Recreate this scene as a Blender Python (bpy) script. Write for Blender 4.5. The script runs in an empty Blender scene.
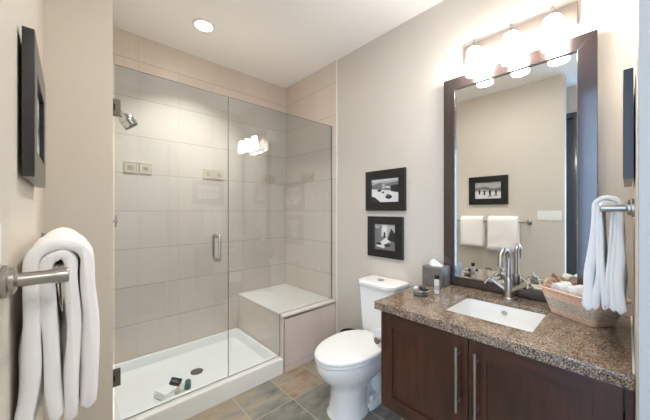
import bpy, bmesh, math, random
from mathutils import Vector, Matrix, noise as mnoise

C = bpy.context.scene.collection
scene = bpy.context.scene
PI = math.pi

# ------------------------------------------------------------------ camera, world, lights, exposure
cam_data = bpy.data.cameras.new('camera')
cam_data.sensor_width = 36.0
cam_data.lens = 278.6 * 36.0 / 650.0
cam_data.shift_y = 1.0 / 650.0
cam_data.clip_start = 0.01
cam = bpy.data.objects.new('camera', cam_data)
C.objects.link(cam)
cam.location = (0.0, 0.0, 1.31)
cam.rotation_euler = (PI / 2, 0.0, -math.radians(42.69))
scene.camera = cam

world = bpy.data.worlds.new('sky')
scene.world = world
world.use_nodes = True
bg = world.node_tree.nodes['Background']
bg.inputs['Color'].default_value = (0.62, 0.80, 1.0, 1)
bg.inputs['Strength'].default_value = 1.1

def area(name, loc, direction, sx, sy, energy, color, shape='RECTANGLE', spread=PI):
    l = bpy.data.lights.new(name, 'AREA')
    l.shape = shape
    l.size = sx
    if shape in ('RECTANGLE', 'ELLIPSE'):
        l.size_y = sy
    l.energy = energy
    l.color = color
    l.spread = spread
    o = bpy.data.objects.new(name, l)
    C.objects.link(o)
    o.location = loc
    o.rotation_euler = Vector(direction).to_track_quat('-Z', 'Y').to_euler()
    return o

# daylight through the hall window, the shower downlight, two added fill lights
area('window_daylight', (-0.74, -0.34, 1.40), (1, 0.0, 0.0), 1.44, 2.6, 21.0, (0.40, 0.61, 1.0))
area('hall_fill_light', (0.20, -1.0, 2.70), (0, 0.35, -1), 0.9, 0.9, 15.0, (1.0, 0.98, 0.96))  # added soft fill behind the camera, brightens towels and floor through the doorway
area('shower_downlight', (0.77, 2.21, 2.715), (0, 0, -1), 0.11, 0.11, 8.0, (1.0, 0.97, 0.93), 'DISK', math.radians(104))
area('room_fill_light', (0.75, 0.95, 2.715), (0, 0, -1), 0.11, 0.11, 6.0, (1.0, 0.97, 0.93), 'DISK', math.radians(175))  # added fill above the view without a fixture, lifts the room's brightness
LAMP = 23.0

scene.view_settings.view_transform = 'Standard'
scene.view_settings.look = 'None'
scene.view_settings.gamma = 1.0
scene.view_settings.use_curve_mapping = False
scene.view_settings.exposure = 0.98
scene.cycles.max_bounces = 14
scene.cycles.transparent_max_bounces = 16
scene.cycles.glossy_bounces = 6
scene.cycles.diffuse_bounces = 8
scene.cycles.sample_clamp_indirect = 6.0

# ------------------------------------------------------------------ materials
def lin(c):
    c = c / 255.0
    return c / 12.92 if c <= 0.04045 else ((c + 0.055) / 1.055) ** 2.4
def rgb(r, g, b):
    return (lin(r), lin(g), lin(b), 1.0)

class NT:
    def __init__(self, name):
        self.m = bpy.data.materials.new(name)
        self.m.use_nodes = True
        self.t = self.m.node_tree
        self.b = self.t.nodes['Principled BSDF']
        self.out = self.t.nodes['Material Output']
    def n(self, typ, **kw):
        nd = self.t.nodes.new(typ)
        for k, v in kw.items():
            setattr(nd, k, v)
        return nd
    def l(self, a, b):
        self.t.links.new(a, b)
    def math(self, op, a, b=None, clamp=False):
        nd = self.n('ShaderNodeMath', operation=op)
        nd.use_clamp = clamp
        for i, v in enumerate((a, b)):
            if v is None:
                continue
            if isinstance(v, (int, float)):
                nd.inputs[i].default_value = v
            else:
                self.l(v, nd.inputs[i])
        return nd.outputs[0]
    def mix(self, f, a, b, blend='MIX'):
        nd = self.n('ShaderNodeMix', data_type='RGBA', blend_type=blend)
        for s, v in ((nd.inputs['Factor'], f), (nd.inputs[6], a), (nd.inputs[7], b)):
            if isinstance(v, (int, float, tuple)):
                s.default_value = v
            else:
                self.l(v, s)
        return nd.outputs[2]
    def ramp(self, f, stops):
        nd = self.n('ShaderNodeValToRGB')
        el = nd.color_ramp.elements
        while len(el) < len(stops):
            el.new(0.5)
        for e, (p, c) in zip(el, stops):
            e.position = p
            e.color = c
        self.l(f, nd.inputs[0])
        return nd.outputs[0]
    def coord(self, scale=(1, 1, 1), world=False):
        if world:
            g = self.n('ShaderNodeNewGeometry').outputs['Position']
        else:
            g = self.n('ShaderNodeTexCoord').outputs['Object']
        mp = self.n('ShaderNodeMapping')
        mp.inputs['Scale'].default_value = scale
        self.l(g, mp.inputs['Vector'])
        return mp.outputs[0]
    def noise(self, vec, scale, detail=3.0, rough=0.5):
        nd = self.n('ShaderNodeTexNoise')
        nd.inputs['Scale'].default_value = scale
        nd.inputs['Detail'].default_value = detail
        nd.inputs['Roughness'].default_value = rough
        self.l(vec, nd.inputs['Vector'])
        return nd.outputs['Fac']
    def bump(self, h, strength=0.2, dist=0.002):
        nd = self.n('ShaderNodeBump')
        nd.inputs['Strength'].default_value = strength
        nd.inputs['Distance'].default_value = dist
        self.l(h, nd.inputs['Height'])
        self.l(nd.outputs[0], self.b.inputs['Normal'])
    def set(self, **kw):
        for k, v in kw.items():
            s = self.b.inputs[k.replace('_', ' ')]
            if isinstance(v, (int, float, tuple)):
                s.default_value = v
            else:
                self.l(v, s)
        return self

def simple(name, col, rough=0.5, metal=0.0, var=0.06, vscale=20.0, bump=0.0, stretch=(1, 1, 1), **kw):
    t = NT(name)
    v = t.coord(stretch)
    f = t.noise(v, vscale, 3)
    dark = tuple(c * (1 - var) for c in col[:3]) + (1,)
    lite = tuple(min(1, c * (1 + var)) for c in col[:3]) + (1,)
    t.set(Base_Color=t.mix(f, dark, lite), Roughness=rough, Metallic=metal, **kw)
    if bump:
        t.bump(f, bump)
    return t.m

M = {}
M['paint'] = simple('beige_wall_paint', rgb(208, 200, 188), 0.75, var=0.02, vscale=60, bump=0.03)
M['ceiling'] = simple('ceiling_paint', rgb(242, 241, 239), 0.85, var=0.015, vscale=60)
M['white_paint'] = simple('white_trim_paint', rgb(232, 232, 228), 0.45, var=0.02)
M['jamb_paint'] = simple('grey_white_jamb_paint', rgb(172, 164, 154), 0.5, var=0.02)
M['porcelain'] = simple('white_porcelain', rgb(240, 239, 235), 0.12, var=0.01, Coat_Weight=0.3, Coat_Roughness=0.05)
M['acrylic'] = simple('white_acrylic', rgb(236, 235, 231), 0.28, var=0.01)
M['plastic_white'] = simple('white_plastic', rgb(236, 235, 231), 0.3, var=0.01)
M['chrome'] = simple('polished_chrome', rgb(205, 204, 200), 0.10, 1.0, var=0.02)
M['nickel'] = simple('brushed_nickel', rgb(178, 172, 164), 0.28, 1.0, var=0.06, vscale=80, stretch=(1, 1, 8))
M['steel_box'] = simple('brushed_steel_grey', rgb(140, 138, 134), 0.40, 0.7, var=0.08, vscale=90, stretch=(1, 1, 12))
M['black'] = simple('black_satin_frame', rgb(22, 20, 19), 0.35, var=0.15, Coat_Weight=0.3, Coat_Roughness=0.12)
M['black_plastic'] = simple('black_plastic', rgb(22, 22, 23), 0.3, var=0.1)
M['dark_metal'] = simple('dark_bin_metal', rgb(64, 60, 57), 0.35, 0.6, var=0.1)
M['shelf_glass'] = simple('smoky_glass', rgb(120, 118, 112), 0.08, var=0.05, Alpha=0.75)
M['teal'] = simple('teal_plastic', rgb(38, 96, 88), 0.3, var=0.1)
M['tan'] = simple('tan_plastic', rgb(176, 165, 150), 0.3, var=0.1)
M['outlet_tan'] = simple('tan_cover_plate', rgb(140, 124, 108), 0.4, var=0.05)
M['plate_nickel'] = simple('satin_plate_metal', rgb(150, 136, 126), 0.55, 0.8, var=0.05, vscale=80, stretch=(1, 8, 1))
M['lotion'] = simple('clear_white_bottle', rgb(222, 220, 212), 0.2, var=0.03)
M['label'] = simple('dark_label_print', rgb(70, 66, 60), 0.5, var=0.1)
M['hinge'] = simple('satin_hinge_metal', rgb(120, 112, 102), 0.4, 0.7, var=0.08, vscale=60)
M['hinge_pin'] = simple('dark_hinge_pin', rgb(48, 44, 40), 0.35, 0.8, var=0.08)
M['blade'] = simple('frosted_glass_edge', rgb(150, 160, 155), 0.2, var=0.03)
M['print_white'] = simple('photo_paper_light', rgb(222, 222, 220), 0.35, var=0.03)
M['print_light'] = simple('photo_paper_pale_grey', rgb(176, 176, 174), 0.35, var=0.12, vscale=90)
M['print_mid'] = simple('photo_paper_mid_grey', rgb(116, 116, 115), 0.35, var=0.3, vscale=120)
M['print_dark'] = simple('photo_paper_dark', rgb(44, 44, 44), 0.35, var=0.3, vscale=120)
M['tissue'] = simple('tissue_paper', rgb(240, 238, 235), 0.9, var=0.03)
M['paper'] = simple('toilet_paper', rgb(238, 235, 230), 0.9, var=0.03, vscale=90)

def cloth(name, col, scale=900.0):
    t = NT(name)
    v = t.coord()
    f = t.noise(v, scale, 2, 0.6)
    f2 = t.noise(v, 30, 3)
    c = t.mix(f, tuple(x * 0.92 for x in col[:3]) + (1,), col)
    c = t.mix(f2, c, tuple(x * 0.97 for x in col[:3]) + (1,))
    t.set(Base_Color=c, Roughness=0.95, Sheen_Weight=0.35)
    s = t.math('ADD', f, t.math('MULTIPLY', f2, 1.5))
    t.bump(s, 0.45, 0.003)
    return t.m
M['towel'] = cloth('white_terry_cloth', rgb(250, 246, 243))
M['towel_soft'] = cloth('white_thin_cloth', rgb(250, 249, 246), 700)

def wood(name, c1, c2, axis_scale, rough=0.3, coat=0.5, cior=1.5):
    t = NT(name)
    v = t.coord(axis_scale)
    f = t.noise(v, 3.0, 6, 0.6)
    f2 = t.noise(t.coord(), 4.0, 2)
    s = t.math('ADD', t.math('MULTIPLY', f, 0.7), t.math('MULTIPLY', f2, 0.4))
    col = t.ramp(s, [(0.30, c1), (0.75, c2)])
    t.set(Base_Color=col, Roughness=rough, Coat_Weight=coat, Coat_Roughness=0.12, Coat_IOR=cior)
    t.bump(f, 0.06, 0.001)
    return t.m
M['wood_v'] = wood('espresso_wood_upright', rgb(28, 14, 8), rgb(80, 40, 22), (14, 14, 1.5))
M['wood_h'] = wood('espresso_wood_level', rgb(28, 14, 8), rgb(80, 40, 22), (14, 1.5, 14))
M['wood_mirror_v'] = wood('mirror_wood_upright', rgb(26, 15, 12), rgb(50, 30, 25), (14, 14, 1.5), 0.35, 1.0, 1.75)
M['wood_mirror_h'] = wood('mirror_wood_level', rgb(26, 15, 12), rgb(50, 30, 25), (14, 1.5, 14), 0.35, 1.0, 1.75)
M['wood_door'] = wood('dark_door_wood', rgb(22, 16, 16), rgb(46, 34, 32), (14, 14, 1.5), 0.35, 1.0, 1.75)

def tile(name, ua, va, u0, v0, size, base, grout, gw=0.0035, streak=True, rough=0.32):
    """square wall tile in world position; ua, va name the axes of the face"""
    t = NT(name)
    pos = t.n('ShaderNodeNewGeometry').outputs['Position']
    sp = t.n('ShaderNodeSeparateXYZ')
    t.l(pos, sp.inputs[0])
    def edge(ax, o):
        x = t.math('DIVIDE', t.math('SUBTRACT', sp.outputs[ax], o), size)
        fr = t.math('FRACT', t.math('ADD', x, 100.0))
        d = t.math('MINIMUM', fr, t.math('SUBTRACT', 1.0, fr))
        return t.math('LESS_THAN', d, gw / size * 0.5), t.math('FLOOR', t.math('ADD', x, 100.0))
    e1, c1 = edge(ua, u0)
    e2, c2 = edge(va, v0)
    g = t.math('MAXIMUM', t.math('MULTIPLY', e1, 0.30), e2)
    cb = t.n('ShaderNodeCombineXYZ')
    t.l(c1, cb.inputs[0]); t.l(c2, cb.inputs[1])
    wn = t.n('ShaderNodeTexWhiteNoise', noise_dimensions='2D')
    t.l(cb.outputs[0], wn.inputs['Vector'])
    sc = [60.0, 60.0, 2.0] if streak else [8, 8, 8]
    f = t.noise(t.coord(tuple(sc), True), 1.0, 3)
    f2 = t.noise(t.coord((2.0, 2.0, 60.0), True), 1.0, 2)
    k = t.math('ADD', t.math('MULTIPLY', f, 0.6), t.math('ADD', t.math('MULTIPLY', f2, 0.25), t.math('MULTIPLY', wn.outputs['Value'], 0.3)))
    lo = tuple(x * 0.90 for x in base[:3]) + (1,)
    hi = tuple(min(1, x * 1.08) for x in base[:3]) + (1,)
    col = t.mix(g, t.mix(k, lo, hi), grout)
    t.set(Base_Color=col, Roughness=rough)
    t.bump(t.math('SUBTRACT', t.math('MULTIPLY', k, 0.15), g), 0.25, 0.001)
    return t.m
TB, TG = rgb(214, 202, 189), rgb(160, 150, 138)
M['tile_back'] = tile('linen_tile_back', 0, 2, 0.1125, 0.09, 0.305, TB, TG)
M['tile_side'] = tile('linen_tile_side', 1, 2, 1.864, 0.09, 0.305, TB, TG)
M['tile_bench'] = tile('linen_tile_bench', 0, 2, 1.30, 0.055, 0.39, rgb(212, 198, 190), rgb(176, 164, 158), 0.003)
M['tile_bench_side'] = tile('linen_tile_bench_side', 1, 2, 1.93, 0.055, 0.39, TB, TG, 0.003)
M['bench_top'] = simple('pale_stone_seat', rgb(222, 216, 208), 0.3, var=0.05, vscale=14)
M['accent'] = simple('beige_relief_tile', rgb(214, 201, 180), 0.4, var=0.10, vscale=70)
M['accent_motif'] = simple('relief_motif', rgb(186, 168, 144), 0.4, var=0.1, vscale=90)

def slate():
    t = NT('slate_floor_tile')
    pos = t.n('ShaderNodeNewGeometry').outputs['Position']
    sp = t.n('ShaderNodeSeparateXYZ')
    t.l(pos, sp.inputs[0])
    size = 0.305
    def edge(ax, o):
        x = t.math('ADD', t.math('DIVIDE', t.math('SUBTRACT', sp.outputs[ax], o), size), 100.0)
        fr = t.math('FRACT', x)
        d = t.math('MINIMUM', fr, t.math('SUBTRACT', 1.0, fr))
        return t.math('LESS_THAN', d, 0.0032 / size), t.math('FLOOR', x)
    e1, c1 = edge(0, 0.846)
    e2, c2 = edge(1, 1.575)
    g = t.math('MAXIMUM', e1, e2)
    cb = t.n('ShaderNodeCombineXYZ')
    t.l(c1, cb.inputs[0]); t.l(c2, cb.inputs[1])
    wn = t.n('ShaderNodeTexWhiteNoise', noise_dimensions='2D')
    t.l(cb.outputs[0], wn.inputs['Vector'])
    # each tile slides its own cut of the stone
    off = t.n('ShaderNodeVectorMath', operation='MULTIPLY_ADD')
    t.l(wn.outputs['Color'], off.inputs[0])
    off.inputs[1].default_value = (7, 7, 7)
    t.l(pos, off.inputs[2])
    mp = t.n('ShaderNodeMapping')
    mp.inputs['Scale'].default_value = (1.0, 2.2, 1.0)
    mp.inputs['Rotation'].default_value = (0, 0, 0.5)
    t.l(off.outputs[0], mp.inputs[0])
    f1 = t.noise(mp.outputs[0], 4.5, 6, 0.62)
    f2 = t.noise(mp.outputs[0], 11.0, 5, 0.65)
    s = t.math('ADD', t.math('MULTIPLY', f1, 0.75), t.math('ADD', t.math('MULTIPLY', f2, 0.3), t.math('MULTIPLY', t.math('SUBTRACT', wn.outputs['Value'], 0.5), 0.34)))
    col = t.ramp(s, [(0.30, rgb(92, 92, 88)), (0.43, rgb(124, 123, 115)), (0.54, rgb(146, 142, 130)), (0.66, rgb(168, 152, 130)), (0.80, rgb(140, 112, 88))])
    t.set(Base_Color=t.mix(g, col, rgb(176, 168, 155)), Roughness=0.38)
    t.bump(t.math('SUBTRACT', f2, t.math('MULTIPLY', g, 0.8)), 0.25, 0.004)
    return t.m
M['slate'] = slate()

def granite():
    t = NT('brown_granite')
    v = t.coord((1, 1, 1), True)
    f = t.noise(t.coord((1, 2.2, 1), True), 14, 5, 0.65)
    vo = t.n('ShaderNodeTexVoronoi')
    vo.inputs['Scale'].default_value = 330
    t.l(v, vo.inputs['Vector'])
    sx = t.n('ShaderNodeSeparateXYZ')
    t.l(vo.outputs['Color'], sx.inputs[0])
    s = t.math('ADD', t.math('MULTIPLY', sx.outputs[0], 0.72), t.math('MULTIPLY', f, 0.55))
    col = t.ramp(s, [(0.18, rgb(26, 25, 26)), (0.40, rgb(72, 64, 58)), (0.60, rgb(124, 104, 86)), (0.80, rgb(152, 128, 104)), (1.0, rgb(186, 168, 148))])
    t.set(Base_Color=col, Roughness=0.12, Coat_Weight=0.2)
    return t.m
M['granite'] = granite()

def weave(name, c1, c2, sc=150.0):
    t = NT(name)
    v = t.coord((1, 1, 1))
    ck = t.n('ShaderNodeTexWave', wave_type='BANDS', bands_direction='Z')
    ck.inputs['Scale'].default_value = sc / 3.0
    ck.inputs['Distortion'].default_value = 1.5
    ck.inputs['Detail Scale'].default_value = 8.0
    t.l(v, ck.inputs['Vector'])
    f = t.noise(v, 160, 3)
    s = t.math('ADD', t.math('MULTIPLY', ck.outputs['Fac'], 0.3), t.math('MULTIPLY', f, 0.7))
    t.set(Base_Color=t.ramp(s, [(0.34, tuple(x * .75 for x in c1[:3]) + (1,)), (0.64, c2)]), Roughness=0.7)
    t.bump(s, 0.5, 0.002)
    return t.m
M['wicker_tan'] = weave('tan_wicker', rgb(206, 164, 136), rgb(240, 208, 182))
M['wicker_grey'] = weave('grey_seagrass_weave', rgb(152, 142, 124), rgb(216, 206, 186))

def glass(name, tint):
    t = NT(name)
    tr = t.n('ShaderNodeBsdfTransparent')
    tr.inputs[0].default_value = tint
    gl = t.n('ShaderNodeBsdfGlossy')
    gl.inputs['Roughness'].default_value = 0.0
    gl.inputs['Color'].default_value = (1, 1, 1, 1)
    geo = t.n('ShaderNodeNewGeometry')
    ior = t.math('ADD', 1.52, t.math('MULTIPLY', geo.outputs['Backfacing'], 1 / 1.52 - 1.52))
    fr = t.n('ShaderNodeFresnel')
    t.l(ior, fr.inputs['IOR'])
    mx = t.n('ShaderNodeMixShader')
    t.l(fr.outputs[0], mx.inputs[0])
    t.l(tr.outputs[0], mx.inputs[1])
    t.l(gl.outputs[0], mx.inputs[2])
    t.l(mx.outputs[0], t.out.inputs['Surface'])
    return t.m
M['glass'] = glass('shower_glass', (0.815, 0.848, 0.868, 1))
M['glass_edge'] = simple('glass_edge_dark', rgb(96, 106, 102), 0.15, var=0.03)
M['window_glass'] = glass('window_glass', (0.97, 0.98, 0.98, 1))
M['clear_dish'] = glass('clear_dish_glass', (0.86, 0.88, 0.87, 1))

def mirror_mat():
    t = NT('silvered_mirror')
    t.set(Base_Color=(0.86, 0.87, 0.855, 1), Metallic=1.0, Roughness=0.0)
    return t.m
M['mirror'] = mirror_mat()

def emit(name, col, st):
    t = NT(name)
    t.set(Base_Color=(0.9, 0.9, 0.88, 1), Emission_Color=col, Emission_Strength=st, Roughness=0.4)
    return t.m
M['lamp_glass'] = emit('glowing_opal_glass', (1.0, 0.96, 0.905, 1), LAMP)
M['downlight'] = emit('glowing_downlight_lens', (1.0, 0.95, 0.88, 1), 9.0)

# ------------------------------------------------------------------ geometry helpers
ORIGIN = {}
class MB:
    """collects shapes in world coordinates, links them as one mesh object"""
    def __init__(self):
        self.bm = bmesh.new()
        self.mi = 0
    def _new(self, fn):
        tmp = bmesh.new()
        fn(tmp)
        if self.mi:
            for f_ in tmp.faces:
                f_.material_index = self.mi
        me = bpy.data.meshes.new('tmp')
        tmp.to_mesh(me); tmp.free()
        self.bm.from_mesh(me)
        bpy.data.meshes.remove(me)
    def use(self, i):
        self.mi = i
        return self
    def box(self, x0, x1, y0, y1, z0, z1, bev=0.0, seg=2, mat=None):
        def f(b):
            bmesh.ops.create_cube(b, size=1.0)
            for v in b.verts:
                v.co = Vector((x0 + (v.co.x + .5) * (x1 - x0), y0 + (v.co.y + .5) * (y1 - y0), z0 + (v.co.z + .5) * (z1 - z0)))
            if bev:
                bmesh.ops.bevel(b, geom=b.edges[:], offset=bev, segments=seg, profile=0.5, affect='EDGES')
            if mat is not None:
                bmesh.ops.transform(b, matrix=mat, verts=b.verts)
        self._new(f)
        return self
    def loft(self, rings, cap0=True, cap1=True, close=True):
        def f(b):
            rv = [[b.verts.new(p) for p in r] for r in rings]
            n = len(rings[0])
            for a, c in zip(rv[:-1], rv[1:]):
                for i in range(n if close else n - 1):
                    j = (i + 1) % n
                    b.faces.new((a[i], a[j], c[j], c[i]))
            if cap0:
                b.faces.new(list(reversed(rv[0])))
            if cap1:
                b.faces.new(rv[-1])
            bmesh.ops.recalc_face_normals(b, faces=b.faces)
        self._new(f)
        return self
    def tube(self, pts, r, seg=14):
        pts = [Vector(p) for p in pts]
        rs = r if isinstance(r, (list, tuple)) else [r] * len(pts)
        rings = []
        up = None
        for i, p in enumerate(pts):
            d = (pts[min(i + 1, len(pts) - 1)] - pts[max(i - 1, 0)]).normalized()
            if up is None:
                up = Vector((0, 0, 1)) if abs(d.z) < 0.9 else Vector((1, 0, 0))
            a = (up - d * up.dot(d)).normalized()
            up = a
            c = d.cross(a)
            rings.append([p + (a * math.cos(2 * PI * k / seg) + c * math.sin(2 * PI * k / seg)) * rs[i] for k in range(seg)])
        return self.loft(rings)
    def lathe(self, base, prof, axis=(0, 0, 1), seg=32, caps=True):
        """prof: list of (radius, height) along axis from base"""
        base = Vector(base); d = Vector(axis).normalized()
        up = Vector((0, 0, 1)) if abs(d.z) < 0.9 else Vector((1, 0, 0))
        a = (up - d * up.dot(d)).normalized(); c = d.cross(a)
        rings = []
        for r, h in prof:
            r = max(r, 1e-5)
            rings.append([base + d * h + (a * math.cos(2 * PI * k / seg) + c * math.sin(2 * PI * k / seg)) * r for k in range(seg)])
        return self.loft(rings, caps, caps)
    def sphere(self, c, r, sc=(1, 1, 1), seg=20):
        def f(b):
            bmesh.ops.create_uvsphere(b, u_segments=seg, v_segments=seg // 2, radius=r)
            for v in b.verts:
                v.co = Vector((c[0] + v.co.x * sc[0], c[1] + v.co.y * sc[1], c[2] + v.co.z * sc[2]))
        self._new(f)
        return self
    def prism(self, poly, ax, a0, a1, bev=0.0):
        """poly of 2-D points extruded along axis ax ('x','y','z') from a0 to a1"""
        def P(p, a):
            if ax == 'x': return (a, p[0], p[1])
            if ax == 'y': return (p[0], a, p[1])
            return (p[0], p[1], a)
        def f(b):
            v0 = [b.verts.new(P(p, a0)) for p in poly]
            v1 = [b.verts.new(P(p, a1)) for p in poly]
            n = len(poly)
            b.faces.new(v0); b.faces.new(v1)
            for i in range(n):
                b.faces.new((v0[i], v0[(i + 1) % n], v1[(i + 1) % n], v1[i]))
            bmesh.ops.recalc_face_normals(b, faces=b.faces)
            if bev:
                bmesh.ops.bevel(b, geom=b.edges[:], offset=bev, segments=2, profile=0.5, affect='EDGES')
        self._new(f)
        return self
    def build(self, name, mat, parent=None, at=None, smooth=35, subsurf=0):
        me = bpy.data.meshes.new(name)
        o = bpy.data.objects.new(name, me)
        C.objects.link(o)
        if parent is not None:
            org = Vector(ORIGIN[parent.name])
            o.parent = parent
            ORIGIN[o.name] = org
        else:
            org = Vector(at) if at else Vector((0, 0, 0))
            o.location = org
            ORIGIN[o.name] = org
        for v in self.bm.verts:
            v.co -= org
        self.bm.to_mesh(me)
        self.bm.free()
        for m in (mat if isinstance(mat, list) else [mat]):
            me.materials.append(m)
        if smooth:
            me.shade_smooth()
            me.set_sharp_from_angle(angle=math.radians(smooth))
            if smooth < 45:
                wn = o.modifiers.new('weighted_normals', 'WEIGHTED_NORMAL')
                wn.keep_sharp = True
        if subsurf:
            s = o.modifiers.new('subdivision', 'SUBSURF')
            s.levels = s.render_levels = subsurf
        me.update()
        return o

def tag(o, label, cat, group=None):
    o['label'] = label
    o['category'] = cat
    if group:
        o['group'] = group
    return o
def thing(name, loc, label, cat, group=None):
    o = bpy.data.objects.new(name, None)
    o.empty_display_size = 0.05
    C.objects.link(o)
    o.location = loc
    ORIGIN[o.name] = Vector(loc)
    return tag(o, label, cat, group)
def struct(o):
    o['kind'] = 'structure'
    return o
def copy_tree(o, parent=None):
    c = o.copy()
    C.objects.link(c)
    if parent is not None:
        c.parent = parent
    for ch in list(o.children):
        copy_tree(ch, c)
    return c

# ------------------------------------------------------------------ the room
XL, XR, YF, YB, YG, H = -0.085, 1.874, -0.017, 2.70, 1.93, 2.74
struct(MB().box(-2.2, 2.1, -2.4, 2.9, -0.1, 0.0).build('floor', M['slate'], smooth=0))
struct(MB().box(-2.2, 2.1, -2.4, 2.9, H, H + 0.1).build('ceiling', M['ceiling'], smooth=0))
wb = struct(MB().box(0.17, XR + 0.12, YB, YB + 0.12, 0, H).build('wall_back', M['tile_back'], smooth=0))
wr = struct(MB().box(XR, XR + 0.12, YF - 0.12, YB, 0, H).build('wall_right', M['paint'], smooth=0))
MB().box(XR - 0.006, XR, 1.868, YB, 0, H).build('tiled_area', M['tile_side'], wr, smooth=0)
struct(MB().box(XR - 0.009, XR, 1.856, 1.868, 0, H, 0.002).build('trim_1', M['white_paint']))
struct(MB().box(-0.205, XL, 0.44, 1.85, 0, H).build('wall_left', M['paint'], smooth=0))
struct(MB().box(-0.205, 0.175, 1.85, YB + 0.12, 0, H).build('wall_shower_end', M['paint'], smooth=0))
struct(MB().box(0.95, XR, YF - 0.12, YF, 0, H).box(-0.55, 0.95, YF - 0.12, YF, 2.15, H).build('wall_front', M['paint'], smooth=0))
# white jamb lining and casing of the doorway the camera stands in
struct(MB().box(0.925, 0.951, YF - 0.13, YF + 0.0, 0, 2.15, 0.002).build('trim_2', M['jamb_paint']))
# hall beyond the doorway
struct(MB().box(-0.67, -0.55, -1.10, 0.38, 2.68, H).box(-0.67, -0.55, -1.10, 0.38, 0, 0.12)
       .box(-0.67, -0.55, -2.0, -1.10, 0, H).box(-0.67, -0.55, 0.38, 1.30, 2.44, H).box(-0.67, 2.1, -2.12, -2.0, 0, H).build('wall_hall', M['paint'], smooth=0))
w1 = struct(MB().box(-0.65, -0.60, -1.10, -1.05, 0.12, 2.68).box(-0.65, -0.60, 0.36, 0.38, 0.12, 2.68).box(-0.65, -0.60, -1.05, 0.36, 0.12, 0.17)
            .box(-0.65, -0.60, -1.05, 0.36, 2.64, 2.68).build('window_1', M['white_paint']))
MB().box(-0.63, -0.625, -1.05, 0.36, 0.17, 2.64).build('window_pane', M['window_glass'], w1, smooth=0)
d1 = struct(MB().box(-0.64, -0.60, 0.42, 1.23, 0.01, 2.38, 0.003).build('door_1', M['wood_door']))
MB().box(-0.66, -0.545, 0.385, 0.42, 0, 2.44, 0.003).box(-0.66, -0.545, 1.23, 1.30, 0, 2.44, 0.003).box(-0.66, -0.545, 0.42, 1.23, 2.38, 2.44, 0.003).build('door_frame', M['wood_door'], d1)

# relief accent tiles set in the shower walls
def accent(wall, cx, cz, axis):
    m = MB(); k = MB()
    h = 0.0475
    if axis == 'y':
        y1 = YB
        m.box(cx - h, cx + h, y1 - 0.005, y1 + .001, cz - h, cz + h, 0.002)
        def Q(u, w): return (cx + u, y1 - 0.0065, cz + w)
    else:
        x1 = XR - 0.006
        m.box(x1 - 0.005, x1 + .001, cx - h, cx + h, cz - h, cz + h, 0.002)
        def Q(u, w): return (x1 - 0.0065, cx + u, cz + w)
    e = 0.040
    sq = [(-e, -e), (e, -e), (e, e), (-e, e), (-e, -e)]
    k.tube([Q(*p) for p in sq], 0.0022, 6)
    for a in range(4):
        th = a * PI / 2 + PI / 4
        pts = []
        for s in range(9):
            q = s / 8.0 * 2 * PI
            r = 0.014 + 0.012 * math.cos(q)
            tt = th + 0.42 * math.sin(q)
            pts.append(Q(r * math.cos(tt), r * math.sin(tt)))
        k.tube(pts, 0.0018, 6)
    o = m.build('accent_tile', M['accent'], wall)
    k.build('relief_motif', M['accent_motif'], o)
for cx in (0.368, 0.4715, 0.978, 1.0815, 1.588, 1.6915):
    accent(wb, cx, 1.6600, 'y')
for cy in (2.245, 2.3485):
    accent(wr, cy, 1.6600, 'x')

# ------------------------------------------------------------------ shower pan, bench, glass
def edge_faces(o):
    o.data.materials.append(M['glass_edge'])
    for p in o.data.polygons:
        if abs(p.normal.y) < 0.5:
            p.material_index = 1

pan = thing('shower_pan', (0.73, 2.3, 0), 'white acrylic shower pan with a wide front curb behind the glass', 'shower pan')
def rect(x0, x1, y0, y1, z):
    return [(x0, y0, z), (x1, y0, z), (x1, y1, z), (x0, y1, z)]
def rrect(x0, x1, y0, y1, z, r, n=5):
    out = []
    for cx, cy, a0 in ((x1 - r, y1 - r, 0), (x0 + r, y1 - r, 90), (x0 + r, y0 + r, 180), (x1 - r, y0 + r, 270)):
        for k in range(n + 1):
            a = math.radians(a0 + 90.0 * k / n)
            out.append((cx + r * math.cos(a), cy + r * math.sin(a), z))
    return out
m = MB()
R0 = (0.178, 1.277, 1.880, 2.697)
def off(d): return (R0[0] + d, R0[1] - d, R0[2] + d, R0[3] - d)
m.loft([rrect(*R0, 0.0, .004), rrect(*R0, 0.110, .004), rrect(*off(.003), 0.119, .004), rrect(*off(.010), 0.123, .006),
        rrect(0.200, 1.252, 1.972, 2.672, 0.123, .03), rrect(0.207, 1.245, 1.980, 2.664, 0.119, .035), rrect(0.212, 1.240, 1.986, 2.660, 0.110, .035),
        rrect(0.232, 1.220, 2.010, 2.640, 0.060, .04), rrect(0.250, 1.202, 2.028, 2.622, 0.051, .05), rrect(0.60, 0.86, 2.24, 2.40, 0.046, .05)])
m.build('basin', M['acrylic'], pan)
dm = MB().lathe((0.745, 2.295, 0.0462), [(0.046, 0), (0.046, .003), (0.042, .0045), (0.0, .0045)])
for a in range(8):
    t = a * PI / 4
    dm.lathe((0.745 + .026 * math.cos(t), 2.295 + .026 * math.sin(t), 0.0503), [(0.005, 0), (0.005, .0012)], seg=10)
dm.build('drain_cover', M['hinge'], pan)

bench = thing('shower_bench', (1.57, 2.28, 0), 'tiled shower bench with a pale stone seat in the far corner', 'bench')
MB().box(1.283, XR - 0.008, 1.876, 2.697, 0, 0.449).build('front_face', M['tile_bench'], bench, smooth=0)
MB().box(1.2795, 1.283, 1.885, 2.697, 0, 0.449).build('side_face', M['tile_bench_side'], bench, smooth=0)
MB().box(1.277, XR - 0.008, 1.872, 2.697, 0.449, 0.466, 0.003).build('seat', M['bench_top'], bench)
MB().box(1.279, XR - 0.010, 1.873, 1.878, 0.436, 0.449).box(1.279, 1.284, 1.8725, 1.877, 0.0, 0.432).build('edge_trim', M['nickel'], bench)

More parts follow.
